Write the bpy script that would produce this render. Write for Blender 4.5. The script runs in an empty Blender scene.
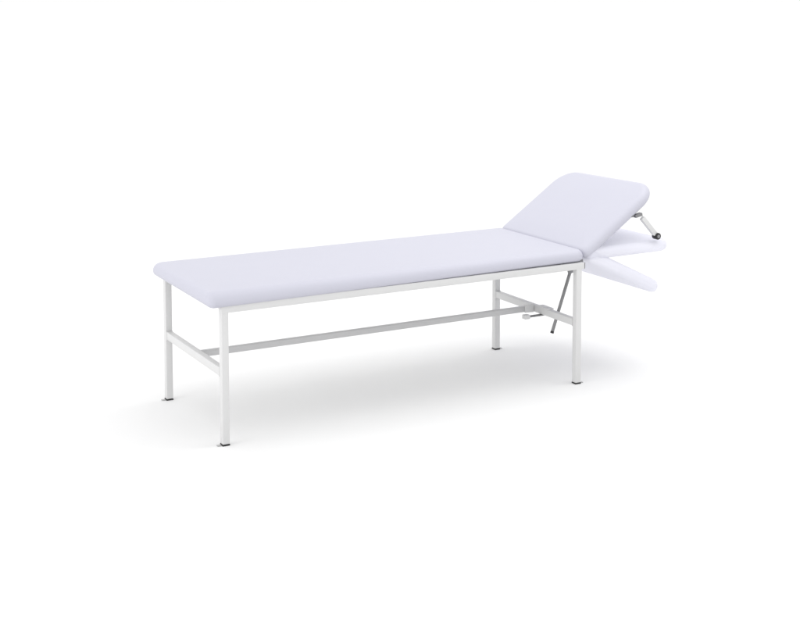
import bpy, bmesh, math
from mathutils import Vector, Matrix

# ------------------------------------------------------------------ camera
scene = bpy.context.scene
C = scene.collection
R = math.radians

cam = bpy.data.cameras.new("camera")
cam_o = bpy.data.objects.new("camera", cam)
C.objects.link(cam_o)
cam_o.location = (-1.6755, -4.3580, 1.6223)
yaw, pitch = 1.0651, 0.0829
fw = Vector((math.cos(pitch) * math.cos(yaw), math.cos(pitch) * math.sin(yaw), -math.sin(pitch)))
cam_o.rotation_euler = fw.to_track_quat('-Z', 'Y').to_euler()
cam.sensor_fit = 'HORIZONTAL'
cam.sensor_width = 36.0
cam.lens = 1301.6 / 800 * 36.0
cam.shift_y = -(318 - 108.1) / 800
cam.clip_start = 0.05
cam.clip_end = 9000
scene.camera = cam_o

# ------------------------------------------------------------------ light
WORLD, WORLD_TOP = 1.0, 1.39
world = bpy.data.worlds.new("World")
scene.world = world
world.use_nodes = True
wn = world.node_tree
# white studio surround, brighter towards the ceiling
tcw = wn.nodes.new("ShaderNodeTexCoord")
sep = wn.nodes.new("ShaderNodeSeparateXYZ")
wn.links.new(tcw.outputs["Generated"], sep.inputs[0])
mr = wn.nodes.new("ShaderNodeMapRange")
mr.inputs["From Min"].default_value = 0.0
mr.inputs["From Max"].default_value = 1.0
mr.inputs["To Min"].default_value = WORLD
mr.inputs["To Max"].default_value = WORLD_TOP
wn.links.new(sep.outputs["Z"], mr.inputs["Value"])
wn.links.new(mr.outputs["Result"], wn.nodes["Background"].inputs["Strength"])
wn.nodes["Background"].inputs["Color"].default_value = (1.0, 1.0, 1.0, 1)


def softbox(name, loc, target, sx, sy, power):
    l = bpy.data.lights.new(name, 'AREA')
    l.shape = 'RECTANGLE'
    l.size, l.size_y = sx, sy
    l.energy = power
    o = bpy.data.objects.new(name, l)
    C.objects.link(o)
    o.location = loc
    o.rotation_euler = (Vector(target) - Vector(loc)).to_track_quat('-Z', 'Y').to_euler()
    return o


softbox("softbox_key", (-4.2, -0.3, 1.3), (0.9, 0.3, 0.4), 2.4, 1.7, 46)
softbox("softbox_overhead", (2.5, 0.0, 3.4), (0.9, 0.3, 0.2), 2.6, 2.0, 28)

scene.view_settings.view_transform = 'Standard'
scene.view_settings.look = 'None'
scene.view_settings.exposure = 0.0
scene.view_settings.gamma = 1.0
scene.cycles.max_bounces = 10
scene.cycles.diffuse_bounces = 6


# ------------------------------------------------------------------ materials
def mat(name, col, rough=0.5, metallic=0.0, var=0.03, vscale=6.0, bump=0.0, bscale=300.0,
        alpha=1.0, spec=0.5, wave=0.0):
    m = bpy.data.materials.new(name)
    m.use_nodes = True
    nt = m.node_tree
    b = nt.nodes["Principled BSDF"]
    tc = nt.nodes.new("ShaderNodeTexCoord")
    n = nt.nodes.new("ShaderNodeTexNoise")
    n.inputs["Scale"].default_value = vscale
    n.inputs["Detail"].default_value = 4
    nt.links.new(tc.outputs["Object"], n.inputs["Vector"])
    ramp = nt.nodes.new("ShaderNodeMapRange")
    ramp.inputs["To Min"].default_value = 1 - var
    ramp.inputs["To Max"].default_value = 1 + var
    nt.links.new(n.outputs["Fac"], ramp.inputs["Value"])
    mul = nt.nodes.new("ShaderNodeVectorMath")
    mul.operation = 'SCALE'
    mul.inputs[0].default_value = col
    nt.links.new(ramp.outputs["Result"], mul.inputs["Scale"])
    nt.links.new(mul.outputs["Vector"], b.inputs["Base Color"])
    b.inputs["Roughness"].default_value = rough
    b.inputs["Metallic"].default_value = metallic
    b.inputs["Specular IOR Level"].default_value = spec
    b.inputs["Alpha"].default_value = alpha
    if bump > 0:
        n2 = nt.nodes.new("ShaderNodeTexNoise")
        n2.inputs["Scale"].default_value = bscale
        n2.inputs["Detail"].default_value = 3
        nt.links.new(tc.outputs["Object"], n2.inputs["Vector"])
        bp = nt.nodes.new("ShaderNodeBump")
        bp.inputs["Strength"].default_value = bump
        bp.inputs["Distance"].default_value = 0.001
        nt.links.new(n2.outputs["Fac"], bp.inputs["Height"])
        nt.links.new(bp.outputs["Normal"], b.inputs["Normal"])
        if wave > 0:
            n3 = nt.nodes.new("ShaderNodeTexNoise")
            n3.inputs["Scale"].default_value = 7
            n3.inputs["Detail"].default_value = 2
            nt.links.new(tc.outputs["Object"], n3.inputs["Vector"])
            bp2 = nt.nodes.new("ShaderNodeBump")
            bp2.inputs["Strength"].default_value = wave
            bp2.inputs["Distance"].default_value = 0.01
            nt.links.new(n3.outputs["Fac"], bp2.inputs["Height"])
            nt.links.new(bp2.outputs["Normal"], bp.inputs["Normal"])
    return m


VINYL = mat("lilac_vinyl", (0.515, 0.515, 0.587), rough=0.5, var=0.012, vscale=3, bump=0.12, bscale=420, spec=0.35, wave=0.2)
FAINT = mat("ghost_lilac_vinyl", (0.80, 0.80, 0.88), rough=0.7, var=0.01, alpha=0.6, spec=0.1)  # see-through tone for the headrest's ghost images
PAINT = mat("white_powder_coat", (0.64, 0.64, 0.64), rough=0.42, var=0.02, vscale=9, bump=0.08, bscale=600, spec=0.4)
STEEL = mat("dull_steel", (0.24, 0.24, 0.245), rough=0.34, metallic=0.5, var=0.08, vscale=20)
BLACK = mat("black_plastic", (0.012, 0.012, 0.013), rough=0.45, var=0.1, vscale=30)
SHADED = mat("shaded_white_coat", (0.52, 0.52, 0.525), rough=0.4, var=0.03, vscale=9, bump=0.08, bscale=600, spec=0.4)  # stretcher's white coat, with the shade under the pad put into the colour
PLATE = mat("zinc_plate", (0.42, 0.42, 0.42), rough=0.5, var=0.05, vscale=30)
GREY = mat("grey_plastic", (0.22, 0.22, 0.23), rough=0.5, var=0.06, vscale=30)
FLOOR = mat("white_floor", (0.81, 0.81, 0.81), rough=0.9, var=0.004, vscale=1.2, spec=0.0)


# ------------------------------------------------------------------ helpers
def obj(name, bm, m, parent=None, smooth=True, angle=35):
    me = bpy.data.meshes.new(name)
    bmesh.ops.recalc_face_normals(bm, faces=bm.faces)
    if smooth:
        for f in bm.faces:
            f.smooth = True
        for e in bm.edges:
            if len(e.link_faces) == 2 and e.calc_face_angle(0) > R(angle):
                e.smooth = False
    bm.to_mesh(me)
    bm.free()
    me.materials.append(m)
    o = bpy.data.objects.new(name, me)
    C.objects.link(o)
    if parent:
        o.parent = parent
    return o


def beam(p0, p1, w, h, up=(0, 0, 1), bevel=0.002, bm=None, weld=False):
    """square or flat tube from p0 to p1, w across, h along 'up', softly rounded edges"""
    p0, p1 = Vector(p0), Vector(p1)
    d = (p1 - p0)
    L = d.length
    z = d.normalized()
    u = Vector(up)
    u = (u - z * u.dot(z)).normalized()
    s = z.cross(u)
    t = bmesh.new()
    bmesh.ops.create_cube(t, size=1)
    for v in t.verts:
        v.co = Vector((v.co.x * w, v.co.y * h, v.co.z * L))
    if bevel:
        bmesh.ops.bevel(t, geom=t.edges[:], offset=bevel, segments=3, profile=0.5, affect='EDGES')
    if weld:                                   # a low weld bead round each end
        for e in (-1, 1):
            r = bmesh.ops.create_cube(t, size=1)
            for v in r["verts"]:
                v.co = Vector((v.co.x * (w + 0.0022), v.co.y * (h + 0.0022), e * (L / 2 - 0.0016) + v.co.z * 0.003))
    M = Matrix((s, u, z)).transposed().to_4x4()
    M.translation = (p0 + p1) / 2
    t.transform(M)
    if bm is None:
        return t
    me = bpy.data.meshes.new("tmp")
    t.to_mesh(me)
    bm.from_mesh(me)
    bpy.data.meshes.remove(me)
    t.free()
    return bm


def rod(p0, p1, r, bm=None, n=24, bevel=0.001):
    p0, p1 = Vector(p0), Vector(p1)
    d = p1 - p0
    t = bmesh.new()
    bmesh.ops.create_cone(t, cap_ends=True, segments=n, radius1=r, radius2=r, depth=d.length)
    if bevel:
        es = [e for e in t.edges if abs(e.verts[0].co.z - e.verts[1].co.z) < 1e-6]
        bmesh.ops.bevel(t, geom=es, offset=bevel, segments=2, profile=0.5, affect='EDGES')
    M = d.to_track_quat('Z', 'Y').to_matrix().to_4x4()
    M.translation = (p0 + p1) / 2
    t.transform(M)
    if bm is None:
        return t
    me = bpy.data.meshes.new("tmp")
    t.to_mesh(me)
    bm.from_mesh(me)
    bpy.data.meshes.remove(me)
    t.free()
    return bm


def outline(x0, x1, y0, y1, radii, inset, n=14):
    """rounded rectangle, counter-clockwise; radii for (x0y0, x1y0, x1y1, x0y1)"""
    pts = []
    cs = [(x0, y0, 1, 1, 180), (x1, y0, -1, 1, 270), (x1, y1, -1, -1, 0), (x0, y1, 1, -1, 90)]
    for (cx, cy, sx, sy, a0), r in zip(cs, radii):
        rr = max(r, inset + 0.004)
        ox, oy = cx + sx * rr, cy + sy * rr
        for k in range(n + 1):
            a = R(a0 + 90 * k / n)
            pts.append((ox + math.cos(a) * (rr - inset), oy + math.sin(a) * (rr - inset)))
    return pts


def pad(x0, x1, y0, y1, thick, radii, r_top=0.027, r_bot=0.021, crown=0.004, sag=None, M=None):
    """upholstered pad: flat base at z=0, rolled lower edge, full rolled upper edge, slight crown"""
    bi, ti = r_bot * 1.25, r_top * 1.05          # how far the rolls reach inwards
    prof = [(bi + 0.03, 0.0), (bi + 0.004, 0.0)]
    for k in range(0, 9):
        a = R(90 * k / 8)
        prof.append((bi * (1 - math.sin(a)), r_bot * (1 - math.cos(a))))
    h = thick - crown
    for k in range(0, 13):
        a = R(90 * k / 12)
        prof.append((ti * (1 - math.cos(a)), h - r_top + r_top * math.sin(a)))
    for q in (0.25, 0.5, 0.75, 1.0):
        prof.append((ti + 0.10 * q, h + crown * (1 - (1 - q) ** 2)))
    bm = bmesh.new()
    rings = []
    for ins, z in prof:
        ring = []
        for (x, y) in outline(x0, x1, y0, y1, radii, ins):
            dx, dy, dz = sag(x, y, z) if sag else (0.0, 0.0, 0.0)
            ring.append(bm.verts.new((x + dx, y + dy, z + dz)))
        rings.append(ring)
    n = len(rings[0])
    for a, b in zip(rings, rings[1:]):
        for i in range(n):
            bm.faces.new((a[i], a[(i + 1) % n], b[(i + 1) % n], b[i]))
    bm.faces.new(rings[-1])
    bm.faces.new(list(reversed(rings[0])))
    if M:
        bm.transform(M)
    return bm


# ------------------------------------------------------------------ setting
bm = bmesh.new()
bmesh.ops.create_grid(bm, x_segments=2, y_segments=2, size=3000)
fl = obj("floor", bm, FLOOR, smooth=False)
fl["kind"] = "structure"

# ------------------------------------------------------------------ examination couch
L, W, H, T = 1.615, 0.650, 0.520, 0.028
couch = bpy.data.objects.new("examination_couch", None)
C.objects.link(couch)
couch["label"] = "white steel-framed examination couch with a pale lilac padded top and raised headrest"
couch["category"] = "examination couch"

# legs with black feet
for ix, iy in ((0, 0), (0, 1), (1, 0), (1, 1)):
    cx = T / 2 if ix == 0 else L - T / 2
    cy = T / 2 if iy == 0 else W - T / 2
    leg = obj("leg", beam((cx, cy, 0.006), (cx, cy, H - T + 0.004), T - 0.0008, T - 0.0008, up=(0, 1, 0), bevel=0.0022), PAINT, couch)
    fb = beam((cx, cy, 0.0), (cx, cy, 0.0058), T + 0.001, T + 0.001, up=(0, 1, 0), bevel=0.0015)
    obj("foot_cap", fb, BLACK, leg)
    sg = -1 if ix == 0 else 1
    gb = beam((cx + sg * (T / 2 + 0.0008), cy, 0.0016), (cx + sg * (T / 2 + 0.017), cy, 0.0016), 0.014, 0.0032, bevel=0.001)
    obj("foot_plate", gb, PLATE, leg)

# side rails lying over the legs, each with a grey plug in its open end
for iy in (0, 1):
    cy = T / 2 if iy == 0 else W - T / 2
    rail = obj("side_rail", beam((0.0, cy, H - T / 2), (L + 0.012, cy, H - T / 2), T, T, bevel=0.0024), PAINT, couch)
    obj("end_plug", beam((L + 0.0122, cy, H - T / 2), (L + 0.0165, cy, H - T / 2), T - 0.002, T - 0.002, bevel=0.0012), GREY, rail)

# cross bars between the legs
ZC0, ZC1 = 0.270, 0.262
obj("crossbar", beam((T / 2, T + 0.0005, ZC0), (T / 2, W - T - 0.0005, ZC0), T - 0.003, T + 0.004, bevel=0.0022, weld=True), PAINT, couch)
obj("crossbar", beam((L - T / 2, T + 0.0005, ZC1), (L - T / 2, W - T - 0.0005, ZC1), T - 0.003, T + 0.002, bevel=0.0022, weld=True), PAINT, couch)

# long stretcher with clamp plate
st = obj("stretcher", beam((T - 0.001, W / 2, 0.2625), (L - T + 0.0005, W / 2, 0.2625), 0.022, 0.024, bevel=0.002), SHADED, couch)
bm = beam((L - T - 0.048, W / 2 - 0.0135, 0.266), (L - T - 0.0005, W / 2 - 0.0135, 0.264), 0.004, 0.036, bevel=0.001)
obj("clamp_plate", bm, PAINT, st)

# release lever under the cross bar
lev = obj("release_lever", beam((L - 0.090, 0.262, 0.2435), (L - 0.002, 0.262, 0.2435), 0.022, 0.005, bevel=0.001), STEEL, couch)
obj("lever_grip", beam((L - 0.116, 0.262, 0.2445), (L - 0.0895, 0.262, 0.2445), 0.026, 0.018, bevel=0.0015), PAINT, lev)
# saddle clip over the cross bar
bm = beam((L - T / 2, 0.205, ZC1 + 0.0175), (L - T / 2, 0.285, ZC1 + 0.0175), 0.034, 0.006, bevel=0.001)
obj("saddle_clip", bm, PAINT, couch)

# mattress
HP = H + 0.0005


def end_sag(x, y, z):
    # the cover is folded and pulled down at the near foot-end corner
    a = max(0.0, min(1.0, (0.045 - x) / 0.07)) * max(0.0, min(1.0, (0.08 - y) / 0.07))
    a *= max(0.0, 1 - z / 0.045)
    return (0.0, -0.020 * a, -0.008 * a)


mbm = pad(-0.054, 1.641, 0.002, W + 0.004, 0.055, (0.03, 0.045, 0.03, 0.055), sag=end_sag,
          M=Matrix.Translation((0, 0, HP)))
obj("mattress", mbm, VINYL, couch, angle=60)
BOARD = mat("pale_grey_board", (0.62, 0.62, 0.62), rough=0.7, var=0.03, vscale=12)
obj("unseen_base_board", beam((0.004, W / 2, H - 0.0085), (L - 0.004, W / 2, H - 0.0085), W - 2 * T - 0.002, 0.0165, bevel=0.001), BOARD, couch)  # unseen board, added to keep the pad's lilac bounce out of the floor shadow

# headrest
HX, HZ = 1.644, 0.5195


def headrest(angle, m, length=0.464, rad=(0.035, 0.115, 0.105, 0.03), thick=0.053):
    M = Matrix.Translation((HX, 0, HZ)) @ Matrix.Rotation(-R(angle), 4, 'Y') @ Matrix.Translation((0.004, 0, 0.002))
    b = pad(0.0, length, 0.002, W + 0.004, thick, rad, M=M,
            sag=lambda x, y, z: (0.013 * (1 - y / W) * x / length, 0.0, 0.0))
    return obj("headrest", b, m, couch, angle=60)


hr = headrest(34, VINYL)
hr["label"] = "lilac padded headrest tilted up"
g1 = headrest(0.4, FAINT, 0.448, (0.03, 0.065, 0.10, 0.03), 0.056)  # ghost images of the same headrest in its other positions
g1["label"] = "faint ghost image of the headrest lying level"
g2 = headrest(-25.5, FAINT, 0.428, (0.03, 0.065, 0.10, 0.03), 0.060)
g2["label"] = "faint ghost image of the headrest hanging down"

# hinge plates on the rail ends
for iy in (0, 1):
    cy = 0.036 if iy == 0 else W - 0.036
    obj("hinge", beam((L - 0.03, cy, H - 0.004), (L + 0.030, cy, H - 0.004), 0.005, 0.020, bevel=0.001), GREY, couch)

# prop rod behind the cross bar
pr = obj("prop_rod", rod((1.609, 0.20, 0.183), (1.752, 0.20, 0.577), 0.0072), STEEL, couch)
obj("rod_tip", rod((1.6055, 0.20, 0.1735), (1.6089, 0.20, 0.1827), 0.0078), BLACK, pr)

obj("rod_bracket", beam((1.690, 0.2, 0.437), (1.720, 0.2, 0.445), 0.012, 0.022, bevel=0.001), STEEL, pr)

# adjusting arm under the headrest
a0, a1 = Vector((1.936, 0.004, 0.684)), Vector((2.008, 0.004, 0.607))
arm = obj("adjusting_arm", beam(a0, a1, 0.018, 0.0205, up=(0.7, 0, 0.7), bevel=0.002), PAINT, hr)
d = (a1 - a0).normalized()
kc = a1 + d * 0.0125
kb = rod(kc + Vector((0, -0.014, 0)), kc + Vector((0, 0.014, 0)), 0.0148, bevel=0.002)
knob = obj("arm_knob", kb, BLACK, arm)
obj("knob_cap", rod(kc + Vector((0, -0.0165, 0)), kc + Vector((0, -0.0142, 0)), 0.0075, bevel=0.0008), GREY, knob)
bk = beam((1.900, 0.012, 0.6925), (1.9345, 0.010, 0.7005), 0.022, 0.013, bevel=0.001)
beam((1.884, 0.016, 0.690), (1.884, 0.016, 0.700), 0.024, 0.014, up=(1, 0, 0), bevel=0.001, bm=bk)
obj("arm_bracket", bk, STEEL, hr)
